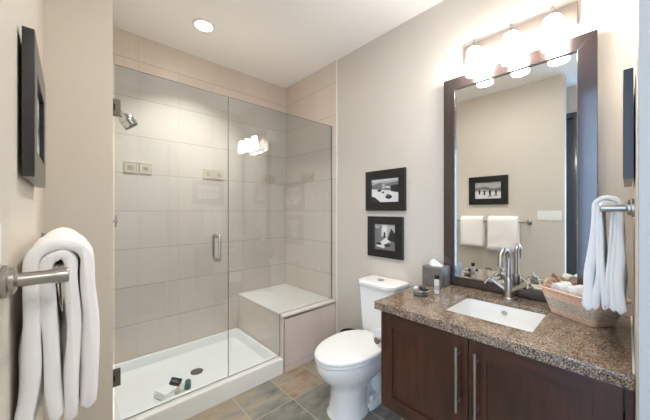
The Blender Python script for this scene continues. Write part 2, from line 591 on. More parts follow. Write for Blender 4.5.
gd = thing('shower_door', (0.51, YG, 0.13), 'hinged clear glass shower door with a chrome pull handle', 'shower door')
edge_faces(MB().box(0.190, 0.839, YG - .004, YG + .004, 0.128, 2.125).build('glass_panel', M['glass'], gd, smooth=0))
for z in (0.382, 1.885):
    h = MB().box(0.177, 0.217, YG - .011, YG - .005, z - .046, z + .046, .002).box(0.177, 0.217, YG + .005, YG + .011, z - .046, z + .046, .002).build('hinge', M['hinge'], gd)
    MB().box(0.184, 0.191, YG - .015, YG - .011, z - .018, z + .018, .002).build('hinge_pin', M['hinge_pin'], h)
hm = MB()
for s in (-1, 1):
    y = YG + s * .058
    pts = [(0.757, YG + s * .005, 0.972), (0.757, YG + s * .040, 0.972)]
    for k in range(7):
        a = k / 6 * PI / 2
        pts.append((0.757, YG + s * (.040 + .018 * math.sin(a)), 0.972 + .018 - .018 * math.cos(a)))
    pts2 = [(p[0], p[1], 2 * 1.055 - p[2]) for p in reversed(pts)]
    hm.tube(pts + pts2, 0.0095, 14)
    for z in (0.972, 1.138):
        hm.lathe((0.757, YG + s * .005, z), [(0.014, 0), (0.014, .006), (0.010, .008)], axis=(0, s, 0), seg=20)
hm.build('handle', M['chrome'], gd)

gf = thing('glass_panel', (1.36, YG, 0.12), 'fixed clear glass shower panel notched over the bench', 'glass panel')
edge_faces(MB().prism([(0.8435, 0.1245), (1.275, 0.1245), (1.275, 0.4675), (XR - .010, 0.4675), (XR - .010, 2.125), (0.8435, 2.125)], 'y', YG - .004, YG + .004).build('panel', M['glass'], gf, smooth=0))
MB().box(XR - .0098, XR - .0062, YG - .009, YG + .009, 0.4675, 2.128, .001).build('wall_channel', M['nickel'], gf)

# shower head and valve on the hidden end wall
sh = thing('shower_sprayer', (0.175, 2.28, 2.0), 'chrome shower head on a short arm beside the upper door hinge', 'shower head')
MB().lathe((0.175, 2.28, 1.995), [(0.030, 0), (0.030, .004), (0.018, .012), (0.011, .014)], axis=(1, 0, 0)).build('flange', M['chrome'], sh)
MB().tube([(0.185, 2.28, 1.995), (0.215, 2.28, 1.997), (0.235, 2.28, 1.99), (0.25, 2.28, 1.975), (0.262, 2.28, 1.955)], 0.0095, 14).build('arm', M['chrome'], sh)
ax = Vector((0.55, -0.03, -0.75)).normalized()
MB().lathe((0.256, 2.28, 1.966), [(0.014, 0), (0.019, .008), (0.019, .014), (0.026, .022), (0.040, .036), (0.045, .048), (0.045, .062), (0.042, .064), (0.042, .068), (0.046, .070), (0.046, .100), (0.043, .104)], axis=ax, seg=36).build('spray_head', M['chrome'], sh)
MB().lathe(Vector((0.256, 2.28, 1.966)) + ax * .104, [(0.042, 0), (0.040, .003), (0, .004)], axis=ax, seg=36).build('spray_face', M['hinge_pin'], sh)

sv = thing('shower_valve', (0.175, 2.2, 1.25), 'small chrome cross handle valve low below the shower head', 'valve')
MB().lathe((0.1755, 2.2, 1.245), [(0.028, 0), (0.028, .004), (0.014, .010), (0.010, .028), (0.010, .040)], axis=(1, 0, 0)).build('stem', M['chrome'], sv)
vm = MB()
for k in range(4):
    a = k * PI / 2 + .1
    e = (0.222, 2.2 + .034 * math.cos(a), 1.245 + .034 * math.sin(a))
    vm.tube([(0.222, 2.2, 1.245), e], [0.0065, 0.0045], 10).sphere(e, 0.006, seg=10)
vm.sphere((0.222, 2.2, 1.245), 0.012)
vm.build('cross_handle', M['chrome'], sv)

# things left on the shower floor
def towel_roll(name, p0, p1, r, mat, label, cat, group=None, turns=2.6):
    """a cloth rolled up in a spiral"""
    p0 = Vector(p0); p1 = Vector(p1)
    d = (p1 - p0).normalized()
    a = Vector((0, 0, 1)); a = (a - d * a.dot(d)).normalized(); c = d.cross(a)
    n = int(turns * 20)
    prof = []
    for i in range(n + 1):
        t = i / n
        rr = r * (0.16 + 0.84 * t) - r * 0.10
        prof.append((rr, t * turns * 2 * PI))
    th = r * 0.26
    inner = [((q[0] - th / 2), q[1]) for q in prof]
    outer = [((q[0] + th / 2), q[1]) for q in prof]
    ring = outer + list(reversed(inner))
    rings = []
    for s, k in ((0, .93), (.06, 1), (.3, 1.01), (.6, .99), (.94, 1), (1, .93)):
        b = p0.lerp(p1, s)
        rings.append([b + (a * math.cos(q) + c * math.sin(q)) * max(rr, .0005) * k for rr, q in ring])
    base = (p0 + p1) / 2
    base.z = min(p0.z, p1.z) - r
    o = MB().loft(rings).build(name, mat, at=base, smooth=60)
    return tag(o, label, cat, group)
def folded_cloth(name, c, sx, sy, sz, rz, mat, label, cat, group=None, layers=3):
    m = MB()
    mt = Matrix.Translation(c) @ Matrix.Rotation(rz, 4, 'Z')
    h = sz / layers
    for i in range(layers):
        k = 1 - .05 * i
        m.box(-sx / 2 * k, sx / 2 * k, -sy / 2 * k, sy / 2 * k, i * h * .96, i * h * .96 + h, min(h, sx) * .42, 3, mat=mt)
    return tag(m.build(name, mat, at=c), label, cat, group)
folded_cloth('washcloth', (0.490, 2.135, 0.053), 0.10, 0.12, 0.045, 0.4, M['towel_soft'], 'white folded washcloth lying on the shower pan beside small toiletries', 'washcloth')
sb = thing('soap_carton', (0.575, 2.155, 0.052), 'small black carton propped up among toiletries on the shower pan', 'carton')
mt = Matrix.Translation((0.562, 2.172, 0.098)) @ Matrix.Rotation(-0.55, 4, 'Z') @ Matrix.Rotation(-0.75, 4, 'X') @ Matrix.Rotation(0.25, 4, 'Y')
MB().box(-.036, .036, -.012, .012, -.024, .024, .002, mat=mt).build('carton', M['black_plastic'], sb)
MB().box(-.026, .026, -.0126, -.0118, -.004, -.001, mat=mt).box(-.026, .012, -.0126, -.0118, .004, .007, mat=mt).build('printed_lines', M['print_light'], sb)
def lying_bottle(name, p, d, r, L, body, cap, label):
    t = thing(name, (p[0], p[1], 0.052), label, 'bottle')
    MB().lathe(p, [(r * .7, 0), (r, .006), (r, L * .8), (r * .75, L * .88), (r * .4, L * .9)], axis=d, seg=24).build('bottle_body', body, t)
    MB().lathe(Vector(p) + Vector(d).normalized() * L * .90, [(r * .55, 0), (r * .55, L * .16), (r * .45, L * .18)], axis=d, seg=20).build('cap', cap, t)
    return t
lying_bottle('toiletry_bottle', (0.618, 2.090, 0.072), (0.25, 0.8, 0.02), 0.021, 0.085, M['teal'], M['lotion'], 'little teal toiletry bottle lying on the shower pan')
lying_bottle('toiletry_bottle', (0.576, 2.082, 0.070), (0.2, 0.8, 0.02), 0.017, 0.075, M['lotion'], M['tan'], 'little white bottle beside the teal bottle on the shower pan')
lying_bottle('toiletry_bottle', (0.548, 2.075, 0.069), (0.1, 0.8, 0.02), 0.016, 0.060, M['tan'], M['hinge_pin'], 'little tan bottle in front of the black carton on the shower pan')

# ------------------------------------------------------------------ ceiling light over the shower
def downlight(x, y, label):
    t = thing('recessed_light', (x, y, H), label, 'ceiling light')
    MB().lathe((x, y, H - .008), [(0.062, .001), (0.064, -.001), (0.080, 0.002), (0.082, .008), (0.062, .008)], caps=False, seg=48).build('trim_ring', M['white_paint'], t)
    MB().lathe((x, y, H - .006), [(0.0, 0), (0.063, 0), (0.063, .005)], caps=False, seg=48).build('lens', M['downlight'], t)
    return t
downlight(0.77, 2.21, 'round white recessed ceiling light glowing over the shower')

# ------------------------------------------------------------------ toilet
TC = 1.245
toi = thing('toilet', (1.45, TC, 0), 'white two-piece toilet with closed lid between bench and vanity', 'toilet')
def egg(x0, x1, hw, z, n=40, e=2.3, wide=0.56, yc=TC):
    """outline pointing to -X: x0 the rounded front, x1 the flatter back"""
    xc = x0 + (x1 - x0) * wide
    out = []
    for k in range(n):
        a = 2 * PI * k / n
        c, s = math.cos(a), math.sin(a)
        ex = e if c > 0 else 2.0
        px = math.copysign(abs(c) ** (2 / ex), c)
        py = math.copysign(abs(s) ** (2 / (2.0 if c < 0 else e)), s)
        out.append((xc + px * ((x1 - xc) if c > 0 else (xc - x0)), yc + py * hw, z))
    return out
bm_ = MB()
bm_.loft([egg(1.212, 1.480, .118, 0.0, wide=.5, e=3), egg(1.205, 1.482, .123, 0.012, wide=.5, e=3), egg(1.220, 1.470, .114, 0.03, wide=.5, e=3),
          egg(1.232, 1.462, .107, 0.10, wide=.5, e=3), egg(1.232, 1.475, .106, 0.17, wide=.5, e=3), egg(1.215, 1.54, .118, 0.210, wide=.5, e=2.6),
          egg(1.178, 1.62, .142, 0.245, wide=.5, e=2.5), egg(1.140, 1.67, .165, 0.285, wide=.52), egg(1.118, 1.695, .176, 0.322, wide=.54),
          egg(1.112, 1.70, .180, 0.352, wide=.55), egg(1.116, 1.70, .178, 0.368, wide=.55), egg(1.131, 1.69, .165, 0.374, wide=.55)])
bm_.loft([egg(1.40, 1.700, .112, 0.0, e=4, wide=.3), egg(1.40, 1.700, .112, 0.030, e=4, wide=.3), egg(1.41, 1.690, .100, 0.045, e=4, wide=.3)])
bm_.box(1.40, 1.70, TC - .050, TC + .050, 0.02, 0.30, .02, 3)
# trapway swelling on the flank
for s in (-1, 1):
    bm_.tube([(1.47, TC + s * .045, 0.235), (1.53, TC + s * .060, 0.225), (1.575, TC + s * .064, 0.175), (1.575, TC + s * .062, 0.12), (1.60, TC + s * .056, 0.075), (1.65, TC + s * .045, 0.06)], [.030, .040, .042, .042, .045, .04], 16)
    bm_.sphere((1.50, TC + s * .082, 0.055), 0.022, (1, .8, 1))
bm_.box(1.60, 1.862, TC - .125, TC + .125, 0.290, 0.380, .025, 3)
bm_.build('bowl', M['porcelain'], toi, smooth=50)
MB().loft([egg(1.116, 1.645, .180, 0.3755, wide=.55), egg(1.108, 1.650, .187, 0.380, wide=.55), egg(1.108, 1.650, .187, 0.391, wide=.55), egg(1.112, 1.648, .183, 0.395, wide=.55)]).build('seat', M['plastic_white'], toi, smooth=50)
MB().loft([egg(1.112, 1.648, .183, 0.3975, wide=.55), egg(1.105, 1.652, .190, 0.402, wide=.55), egg(1.105, 1.652, .190, 0.413, wide=.55), egg(1.110, 1.649, .185, 0.4195, wide=.55), egg(1.126, 1.640, .170, 0.424, wide=.55), egg(1.23, 1.56, .08, 0.427, wide=.55)]).build('lid', M['plastic_white'], toi, smooth=50)
hg = MB()
hg.tube([(1.655, TC - .10, 0.395), (1.655, TC + .10, 0.395)], .014, 14)
hg.build('hinge', M['plastic_white'], toi)
TK = TC + .030
def tank_sec(x0, x1, hw, z, ch):
    return [(x0 + ch, TK - hw, z), (x1, TK - hw, z), (x1, TK + hw, z), (x0 + ch, TK + hw, z), (x0, TK + hw - ch, z), (x0, TK - hw + ch, z)]
MB().loft([tank_sec(1.690, 1.862, .140, .3805, .03), tank_sec(1.682, 1.864, .146, .40, .03), tank_sec(1.662, 1.866, .159, .742, .03)]).build('tank', M['porcelain'], toi, smooth=25)
MB().loft([tank_sec(1.655, 1.868, .164, .7435, .04), tank_sec(1.648, 1.869, .170, .750, .045), tank_sec(1.648, 1.869, .170, .768, .045), tank_sec(1.658, 1.868, .161, .778, .045), tank_sec(1.675, 1.862, .147, .781, .04)]).build('tank_lid', M['porcelain'], toi, smooth=25)
MB().lathe((1.755, TK, .7815), [(.026, 0), (.026, .003), (.022, .006), (.020, .0045), (0, .0055)], seg=32).build('flush_button', M['nickel'], toi)

# waste bin tucked between bench and toilet
bn = thing('waste_bin', (1.765, 1.60, 0), 'small dark waste bin tucked behind toilet lid beside bench', 'waste bin')
MB().lathe((1.765, 1.60, 0.002), [(0, 0), (.070, 0), (.074, .004), (.086, .262), (.083, .264), (.080, .258), (.069, .01), (0, .008)], caps=False).build('bin_body', M['steel_box'], bn)
MB().lathe((1.765, 1.60, 0.262), [(.083, 0), (.089, .002), (.090, .010), (.086, .014), (.081, .010), (.081, 0), (.083, 0)], caps=False).build('rim', M['dark_metal'], bn)

# ------------------------------------------------------------------ framed pictures
def picture(name, plane, pos, u0, u1, z0, z1, art, label, border=0.062, depth=0.022, gap=0.0, border_v=None, group='framed black and white photographs'):
    """plane 'x-' hangs on a wall at x=pos and faces -X, 'x+' faces +X, 'y+' faces +Y"""
    bv = border if border_v is None else border_v
    def P(u, d, z):
        if plane == 'x-': return (pos - gap - d, u, z)
        if plane == 'x+': return (pos + gap + d, u, z)
        return (u, pos + gap + d, z)
    t = thing(name, P((u0 + u1) / 2, 0, z0), label, 'picture', group)
    fm = MB()
    def ring4(d, e): return [P(u0 + e * border, d, z0 + e * bv), P(u1 - e * border, d, z0 + e * bv), P(u1 - e * border, d, z1 - e * bv), P(u0 + e * border, d, z1 - e * bv)]
    fm.loft([ring4(.001, 1), ring4(.001, 0), ring4(depth - .0015, 0), ring4(depth, .03), ring4(depth, .97), ring4(depth - .0015, 1), ring4(.001, 1)], False, False)
    fm.build('frame', M['black'], t)
    # print: flat shapes layered on photo paper
    iu0, iu1, iz0, iz1 = u0 + border, u1 - border, z0 + bv, z1 - bv
    b = bmesh.new()
    org = ORIGIN[t.name]
    def quad(pts, d, mi):
        vs = [b.verts.new(Vector(P(iu0 + (iu1 - iu0) * x, d, iz0 + (iz1 - iz0) * y)) - org) for x, y in pts]
        f = b.faces.new(vs); f.material_index = mi
    quad([(0, 0), (1, 0), (1, 1), (0, 1)], depth * .45, 1)
    for i, (mi, pts) in enumerate(art):
        quad(pts, depth * .45 + 0.0002 * (i + 1), mi)
    me = bpy.data.meshes.new('photo_print')
    b.to_mesh(me); b.free()
    o = bpy.data.objects.new('photo_print', me)
    for k in ('print_white', 'print_light', 'print_mid', 'print_dark'):
        me.materials.append(M[k])
    C.objects.link(o); o.parent = t
    return t
def ell(cx, cy, rx, ry, n=12):
    return [(cx + rx * math.cos(2 * PI * k / n), cy + ry * math.sin(2 * PI * k / n)) for k in range(n)]
def flip(art):
    return [(m_, [(1 - x, y) for x, y in p]) for m_, p in art]
street = [(0, [(0, .0), (1, .0), (1, .42), (.0, .62)]), (2, [(0, .58), (.25, .55), (.62, .50), (1, .40), (1, .86), (.6, .80), (.3, .84), (0, .74)]),
          (3, [(.72, .45), (1, .38), (1, .72), (.72, .70)]), (1, [(.40, .58), (.50, .57), (.50, .80), (.40, .80)]), (0, [(.52, .62), (.68, .60), (.68, .66), (.52, .68)]),
          (3, [(.0, .0), (.34, .0), (.12, .22), (.0, .25)]), (0, [(0, .88), (1, .92), (1, 1), (0, 1)]), (3, ell(.64, .22, .12, .09)), (2, ell(.62, .30, .07, .05)),
          (3, ell(.30, .50, .08, .05)), (3, ell(.44, .42, .05, .035)), (2, [(.10, .60), (.20, .59), (.20, .72), (.10, .72)])]
alley = [(2, [(0, 0), (1, 0), (1, .45), (0, .55)]), (0, [(.05, .12), (.45, .05), (.75, .45), (.55, .48)]), (2, [(0, .45), (.3, .5), (.34, .95), (.14, .8), (0, .9)]),
         (3, [(.62, .40), (1, .30), (1, .62), (.80, .85), (.70, .62)]), (0, [(.38, .55), (.60, .52), (.60, .98), (.38, .98)]), (3, [(.44, .48), (.54, .47), (.54, .64), (.49, .72), (.44, .64)]),
         (3, ell(.22, .22, .14, .05)), (3, ell(.62, .18, .16, .06)), (2, [(.80, .05), (1, .0), (1, .25), (.88, .3)]), (0, ell(.7, .32, .08, .03))]
snow = [(0, [(0, 0), (1, 0), (1, .42), (0, .38)]), (2, [(0, .40), (.2, .5), (.4, .46), (.7, .58), (1, .5), (1, .66), (.6, .74), (.3, .6), (0, .66)]),
        (3, [(.16, .22), (.22, .22), (.23, .50), (.15, .50)]), (3, [(.38, .18), (.45, .18), (.46, .48), (.37, .48)]), (3, [(.60, .20), (.66, .20), (.67, .50), (.59, .50)]),
        (3, [(.80, .26), (.86, .26), (.87, .54), (.79, .54)]), (2, ell(.42, .14, .10, .03)), (2, ell(.2, .18, .09, .03))]
picture('picture_frame', 'x-', XR, 1.126, 1.503, 1.312, 1.638, flip(street), 'upper black framed photo of a street over the toilet', 0.058, border_v=0.070)
picture('picture_frame', 'x-', XR, 1.147, 1.482, 0.938, 1.266, flip(alley), 'lower black framed photo hanging over the toilet tank', 0.068, border_v=0.062)
picture('picture_frame', 'x+', XL, 0.94, 1.37, 1.390, 1.735, snow, 'black framed photo on left wall above the towel bar', 0.072, gap=0.006)
picture('picture_frame', 'y+', YF, 1.20, 1.62, 1.405, 1.725, snow, 'black framed photo seen edge-on right of the mirror', 0.072, gap=0.003)

# ------------------------------------------------------------------ vanity
van = thing('vanity_cabinet', (1.55, 0.44, 0.283), 'dark espresso wall-hung vanity cabinet with two shaker doors', 'vanity cabinet')
MB().box(1.242, XR - .002, YF + .003, 0.886, 0.283, 0.302, .001).box(1.242, XR - .002, 0.866, 0.886, 0.302, 0.788, .001).box(1.242, XR - .002, YF + .003, YF + .02, 0.302, 0.788, .001) \
    .box(XR - .02, XR - .002, YF + .02, 0.866, 0.302, 0.788).box(1.242, 1.262, YF + .02, 0.866, 0.70, 0.788).box(1.222, 1.242, YF + .002, 0.004, 0.283, 0.788, .001).build('cabinet_box', M['wood_v'], van)
def shaker(y0, y1, hy):
    z0, z1, x0, x1 = 0.285, 0.781, 1.220, 1.2405
    w = 0.066
    d = MB().box(x0, x1, y0, y0 + w, z0, z1, .0015).box(x0, x1, y1 - w, y1, z0, z1, .0015).use(1) \
        .box(x0 + .0003, x1, y0 + w - .002, y1 - w + .002, z1 - w, z1, .0015).box(x0 + .0003, x1, y0 + w - .002, y1 - w + .002, z0, z0 + w, .0015).build('door', [M['wood_v'], M['wood_h']], van)
    MB().box(x0 + .010, x1 - .002, y0 + w - .004, y1 - w + .004, z0 + w - .004, z1 - w + .004).build('door_panel', M['wood_v'], d)
    hb = MB().tube([(1.190, hy, 0.468), (1.190, hy, 0.742)], .0062, 14)
    for z in (0.505, 0.705):
        hb.tube([(1.190, hy, z), (1.2205, hy, z)], .0050, 12)
    hb.build('handle', M['nickel'], d)
shaker(0.4485, 0.884, 0.484)
shaker(0.0075, 0.4455, 0.411)

# granite top with the basin cut out
top = MB()
def slab(b):
    xs = [1.200, 1.352, 1.700, XR - .001]; ys = [YF + .001, 0.255, 0.622, 0.915]
    zt, zb = 0.830, 0.789
    g = {}
    for z in (zb, zt):
        for i, x in enumerate(xs):
            for j, y in enumerate(ys):
                g[i, j, z] = b.verts.new((x, y, z if z == zt or i in (0, 3) or j in (0, 3) else 0.808))
    for i in range(3):
        for j in range(3):
            if (i, j) == (1, 1):
                continue
            b.faces.new((g[i, j, zt], g[i + 1, j, zt], g[i + 1, j + 1, zt], g[i, j + 1, zt]))
            b.faces.new((g[i, j, zb], g[i, j + 1, zb], g[i + 1, j + 1, zb], g[i + 1, j, zb]))
    for k in range(3):
        for a, c in (((k, 0), (k + 1, 0)), ((k + 1, 3), (k, 3)), ((0, k + 1), (0, k)), ((3, k), (3, k + 1))):
            b.faces.new((g[a[0], a[1], zb], g[c[0], c[1], zb], g[c[0], c[1], zt], g[a[0], a[1], zt]))
    for a, c in (((1, 1), (2, 1)), ((2, 1), (2, 2)), ((2, 2), (1, 2)), ((1, 2), (1, 1))):
        b.faces.new((g[a[0], a[1], zb], g[a[0], a[1], zt], g[c[0], c[1], zt], g[c[0], c[1], zb]))
    bmesh.ops.recalc_face_normals(b, faces=b.faces)
    ed = [e for e in b.edges if len(e.link_faces) == 2 and e.link_faces[0].normal.dot(e.link_faces[1].normal) < .5]
    bmesh.ops.bevel(b, geom=ed, offset=.003, segments=2, profile=.5, affect='EDGES')
top._new(slab)
tag(top.build('countertop', M['granite'], at=(1.54, 0.45, 0.79)), 'speckled brown granite countertop on the vanity cabinet', 'countertop')
struct(MB().box(1.22, XR - .002, YF + .0005, YF + .006, 0.830, 0.837, .002).build('trim_3', M['white_paint']))

snk = thing('sink', (1.51, 0.436, 0.66), 'white rectangular undermount sink set in the granite top', 'sink')
m = MB()
def sec(d, z, r=.03): return rrect(1.352 - .004 + d, 1.700 + .004 - d, 0.255 - .004 + d, 0.622 + .004 - d, z, r)
m.loft([sec(-.012, .800), sec(0.0, .8065), sec(.006, .74), sec(.012, .69), sec(.028, .668), sec(.05, .662), sec(.12, .660, .02), sec(.12, .650, .02), sec(.03, .650), sec(-.002, .70), sec(-.012, .78)], False, False)
m.loft([sec(.12, .660, .02), sec(.135, .6595, .015)], False, True)
m.build('basin', M['porcelain'], snk, smooth=60)
MB().lathe((1.51, 0.436, 0.6605), [(.024, 0), (.024, .003), (.018, .004), (.006, .0035), (0, .006)], seg=28).build('drain', M['chrome'], snk)
MB().lathe((1.6955, 0.440, 0.770), [(.013, 0), (.013, .002), (.009, .003)], axis=(-1, 0, 0), seg=24).build('overflow_ring', M['chrome'], snk)
MB().lathe((1.6955, 0.440, 0.770), [(.0088, .0015), (0.0, .0028)], axis=(-1, 0, 0), seg=24).build('overflow_hole', M['hinge_pin'], snk)

fx, fy, fz = 1.775, 0.440, 0.830
fau = thing('faucet', (fx, fy, fz), 'brushed nickel gooseneck faucet with two cross handles behind sink', 'faucet')
MB().lathe((fx, fy, fz), [(.028, 0), (.028, .006), (.022, .010), (.021, .10), (.018, .112), (.013, .118)], seg=30).build('faucet_body', M['nickel'], fau)
pts = [(fx, fy, fz + .11), (fx, fy, fz + .215)]
rr = .058
for k in range(1, 15):
    a = PI * k / 14 * 1.03
    pts.append((fx - rr + rr * math.cos(a), fy + .010 * k / 14, fz + .215 + rr * math.sin(a)))
pts.append((pts[-1][0] + .001, pts[-1][1], pts[-1][2] - .020))
MB().tube(pts, .0125, 18).build('spout', M['nickel'], fau)
for s in (-1, 1):
    d = Vector((-.12, s * .80, .58)).normalized()
    p0 = Vector((fx, fy, fz + .036))
    h = MB().tube([p0, p0 + d * .085], .0115, 16).lathe(p0 + d * .085, [(.0115, 0), (.015, .003), (.015, .016), (.011, .02)], axis=d, seg=20).build('handle_stem', M['nickel'], fau)
    c = p0 + d * .112
    u = d.cross(Vector((0, 0, 1))).normalized(); w = d.cross(u)
    cm = MB().lathe(p0 + d * .104, [(.011, 0), (.012, .012), (.008, .018), (0, .019)], axis=d, seg=20)
    for k in range(4):
        a = k * PI / 2 + .5
        e = c + (u * math.cos(a) + w * math.sin(a)) * .040
        cm.tube([c, e], [.0065, .0055], 12).sphere(e, .0062, seg=12)
    cm.build('cross_handle', M['chrome'], h)

# mirror
mi = thing('mirror', (XR, 0.46, 0.838), 'tall rectangular mirror in a dark wood frame above the vanity', 'mirror')
fy0, fy1, fz0, fz1, fw, fx0 = 0.094, 0.828, 0.8335, 2.170, 0.072, 1.838
MB().prism([(fy0, fz0), (fy0, fz1), (fy0 + fw, fz1 - fw), (fy0 + fw, fz0 + .055)], 'x', fx0, XR - .001, .002).prism([(fy1, fz0), (fy1, fz1), (fy1 - fw, fz1 - fw), (fy1 - fw, fz0 + .055)], 'x', fx0, XR - .001, .002) \
    .use(1).prism([(fy0, fz1), (fy1, fz1), (fy1 - fw, fz1 - fw), (fy0 + fw, fz1 - fw)], 'x', fx0, XR - .001, .002).prism([(fy0, fz0), (fy1, fz0), (fy1 - fw, fz0 + .055), (fy0 + fw, fz0 + .055)], 'x', fx0, XR - .001, .002).build('frame', [M['wood_mirror_v'], M['wood_mirror_h']], mi)
MB().box(1.853, 1.858, fy0 + fw - .01, fy1 - fw + .01, fz0 + .05, fz1 - fw + .01).build('mirror_glass', M['mirror'], mi, smooth=0)

# vanity light
vl = thing('vanity_light', (XR, 0.436, 2.295), 'three-lamp nickel vanity light glowing above the mirror', 'wall light')
MB().box(1.852, XR - .001, 0.166, 0.706, 2.238, 2.352, .003).build('back_plate', M['plate_nickel'], vl)
for y in (0.612, 0.424, 0.250):
    cx = 1.760
    am = MB().tube([(1.855, y, 2.295), (1.80, y, 2.300), (cx, y, 2.303)], .009, 12).lathe((cx, y, 2.268), [(.027, 0), (.027, .010), (.012, .018), (.009, .030)], seg=28).build('lamp_arm', M['nickel'], vl)
    MB().lathe((cx, y, 2.297), [(.0075, 0), (.0075, .022), (.005, .025), (0, .0255)], seg=18).build('finial', M['chrome'], am)
    MB().lathe((cx, y, 2.114), [(.042, .0), (.045, .004), (.0445, .02), (.040, .09), (.036, .135), (.033, .150), (.026, .156), (.020, .156), (.026, .150), (.031, .135), (.035, .09), (.040, .02), (.041, .002), (.042, 0)], caps=False, seg=36).build('lamp_shade', M['lamp_glass'], vl)

# tissue box
tb = thing('tissue_box', (1.765, 0.842, 0.83), 'square brushed grey tissue box cover on the granite top', 'tissue box')
MB().box(1.700, 1.830, 0.778, 0.908, 0.8305, 0.955, .003).build('box_cover', M['steel_box'], tb)
random.seed(4)
rings = []
for i in range(7):
    t = i / 6
    ring = []
    for k in range(28):
        a = 2 * PI * k / 28
        r = (.034 * (1 - t) ** .8 + .003) * (1 + .25 * math.sin(3 * a + 2 * t) * t + .18 * math.sin(5 * a))
        ring.append((1.765 + r * .75 * math.cos(a) - .012 * t, 0.843 + r * 1.25 * math.sin(a) + .012 * math.sin(2 * t), 0.9545 + .040 * t + .004 * math.sin(4 * a) * t))
    rings.append(ring)
MB().loft(rings).build('tissue', M['tissue'], tb, smooth=60)

# glass amenity dish with soap, small bottle
ds = thing('soap_dish', (1.482, 0.800, 0.83), 'two-tier smoky glass amenity dish near the counter end', 'dish')
MB().lathe((1.482, 0.800, 0.8305), [(0, 0), (.036, 0), (.040, .003), (.041, .010), (.036, .013), (0, .012)], caps=False, seg=36).build('foot', M['shelf_glass'], ds)
MB().lathe((1.482, 0.800, 0.8425), [(.010, 0), (.010, .014)], seg=20).build('stem', M['chrome'], ds)
MB().lathe((1.482, 0.800, 0.8565), [(0, 0), (.040, 0), (.056, .004), (.060, .009), (.059, .010), (.050, .006), (0, .004)], caps=False, seg=40).build('plate', M['clear_dish'], ds)
MB().lathe((1.482, 0.800, 0.8655), [(.0585, -.001), (.0625, -.0005), (.0625, .0025), (.0585, .003), (.0585, -.001)], caps=False, seg=40).build('rim', M['chrome'], ds)
sp = MB().box(-.032, .032, -.014, .014, 0, .017, .005, 3, mat=Matrix.Translation((1.478, 0.782, 0.8612)) @ Matrix.Rotation(.9, 4, 'Z')).build('soap_packet', M['black_plastic'], at=(1.478, .782, .861))
tag(sp, 'black wrapped soap packet lying on the glass dish', 'soap')
sp2 = MB().box(-.018, .018, -.012, .012, 0, .014, .005, 3, mat=Matrix.Translation((1.475, 0.825, 0.8612)) @ Matrix.Rotation(.3, 4, 'Z')).build('soap_bar', M['lotion'], at=(1.475, .825, .861))
tag(sp2, 'small white wrapped soap bar lying on the glass dish', 'soap')
bt = thing('lotion_bottle', (1.572, 0.748, 0.83), 'slim white lotion bottle with black cap beside glass dish', 'bottle')
MB().lathe((1.572, 0.748, 0.8305), [(.012, 0), (.0145, .003), (.0145, .078), (.012, .083), (.008, .086)], seg=28).build('bottle_body', M['lotion'], bt)
MB().lathe((1.572, 0.748, 0.9165), [(.0125, 0), (.0130, .002), (.0130, .022), (.0115, .024), (0, .0245)], seg=28).build('cap', M['black_plastic'], bt)
MB().lathe((1.572, 0.748, 0.8305), [(.0147, .025), (.0147, .050)], caps=False, seg=28).build('printed_label', M['print_light'], bt)

# toilet paper on the flank of the vanity
tp = thing('toilet_paper_holder', (1.35, 0.886, 0.585), 'chrome toilet paper holder on the side of the vanity', 'toilet paper holder')
MB().lathe((1.285, 0.8865, 0.585), [(.020, 0), (.020, .005), (.009, .008), (.008, .060)], axis=(0, 1, 0), seg=24).build('mount', M['chrome'], tp)
MB().tube([(1.272, 0.948, 0.585), (1.42, 0.948, 0.585)], .008, 14).lathe((1.272, 0.948, 0.585), [(.017, -.008), (.019, -.004), (.017, 0)], axis=(1, 0, 0), seg=24).build('roller', M['chrome'], tp)
tr = MB().lathe((1.300, 0.948, 0.585), [(.0085, 0), (.050, 0), (.052, .002), (.052, .098), (.050, .100), (.0085, .100), (.0085, 0)], axis=(1, 0, 0), seg=36, caps=False).build('toilet_paper_roll', M['paper'], at=(1.35, .948, .585))
tag(tr, 'white toilet paper roll on the holder beside the vanity', 'toilet paper')

# ------------------------------------------------------------------ towels and bars
def towel_bar(axis, wall, s0, s1, zc, reach, label):
    """axis 'y': bar along Y on wall x=wall; axis 'x': bar along X on wall y=wall"""
    def P(s, w, z): return (wall + w, s, z) if axis == 'y' else (s, wall + w, z)
    n = (1, 0, 0) if axis == 'y' else (0, 1, 0)
    t = thing('towel_bar', P((s0 + s1) / 2, 0, zc), label, 'towel bar')
    for s in (s0, s1):
        MB().lathe(P(s, .001, zc), [(.029, 0), (.029, .006), (.024, .008), (.024, .014), (.019, .016), (.013, .018)], axis=n, seg=32).build('wall_flange', M['nickel'], t)
        MB().lathe(P(s, .017, zc), [(.0125, 0), (.0125, reach - .030), (.0145, reach - .022), (.0145, reach - .006), (.013, reach - .003), (0, reach - .002)], axis=n, seg=28).build('post', M['nickel'], t)
    MB().tube([P(s0, reach - .001, zc), P(s1, reach - .001, zc)], .0095, 16).build('bar', M['nickel'], t)
    return t

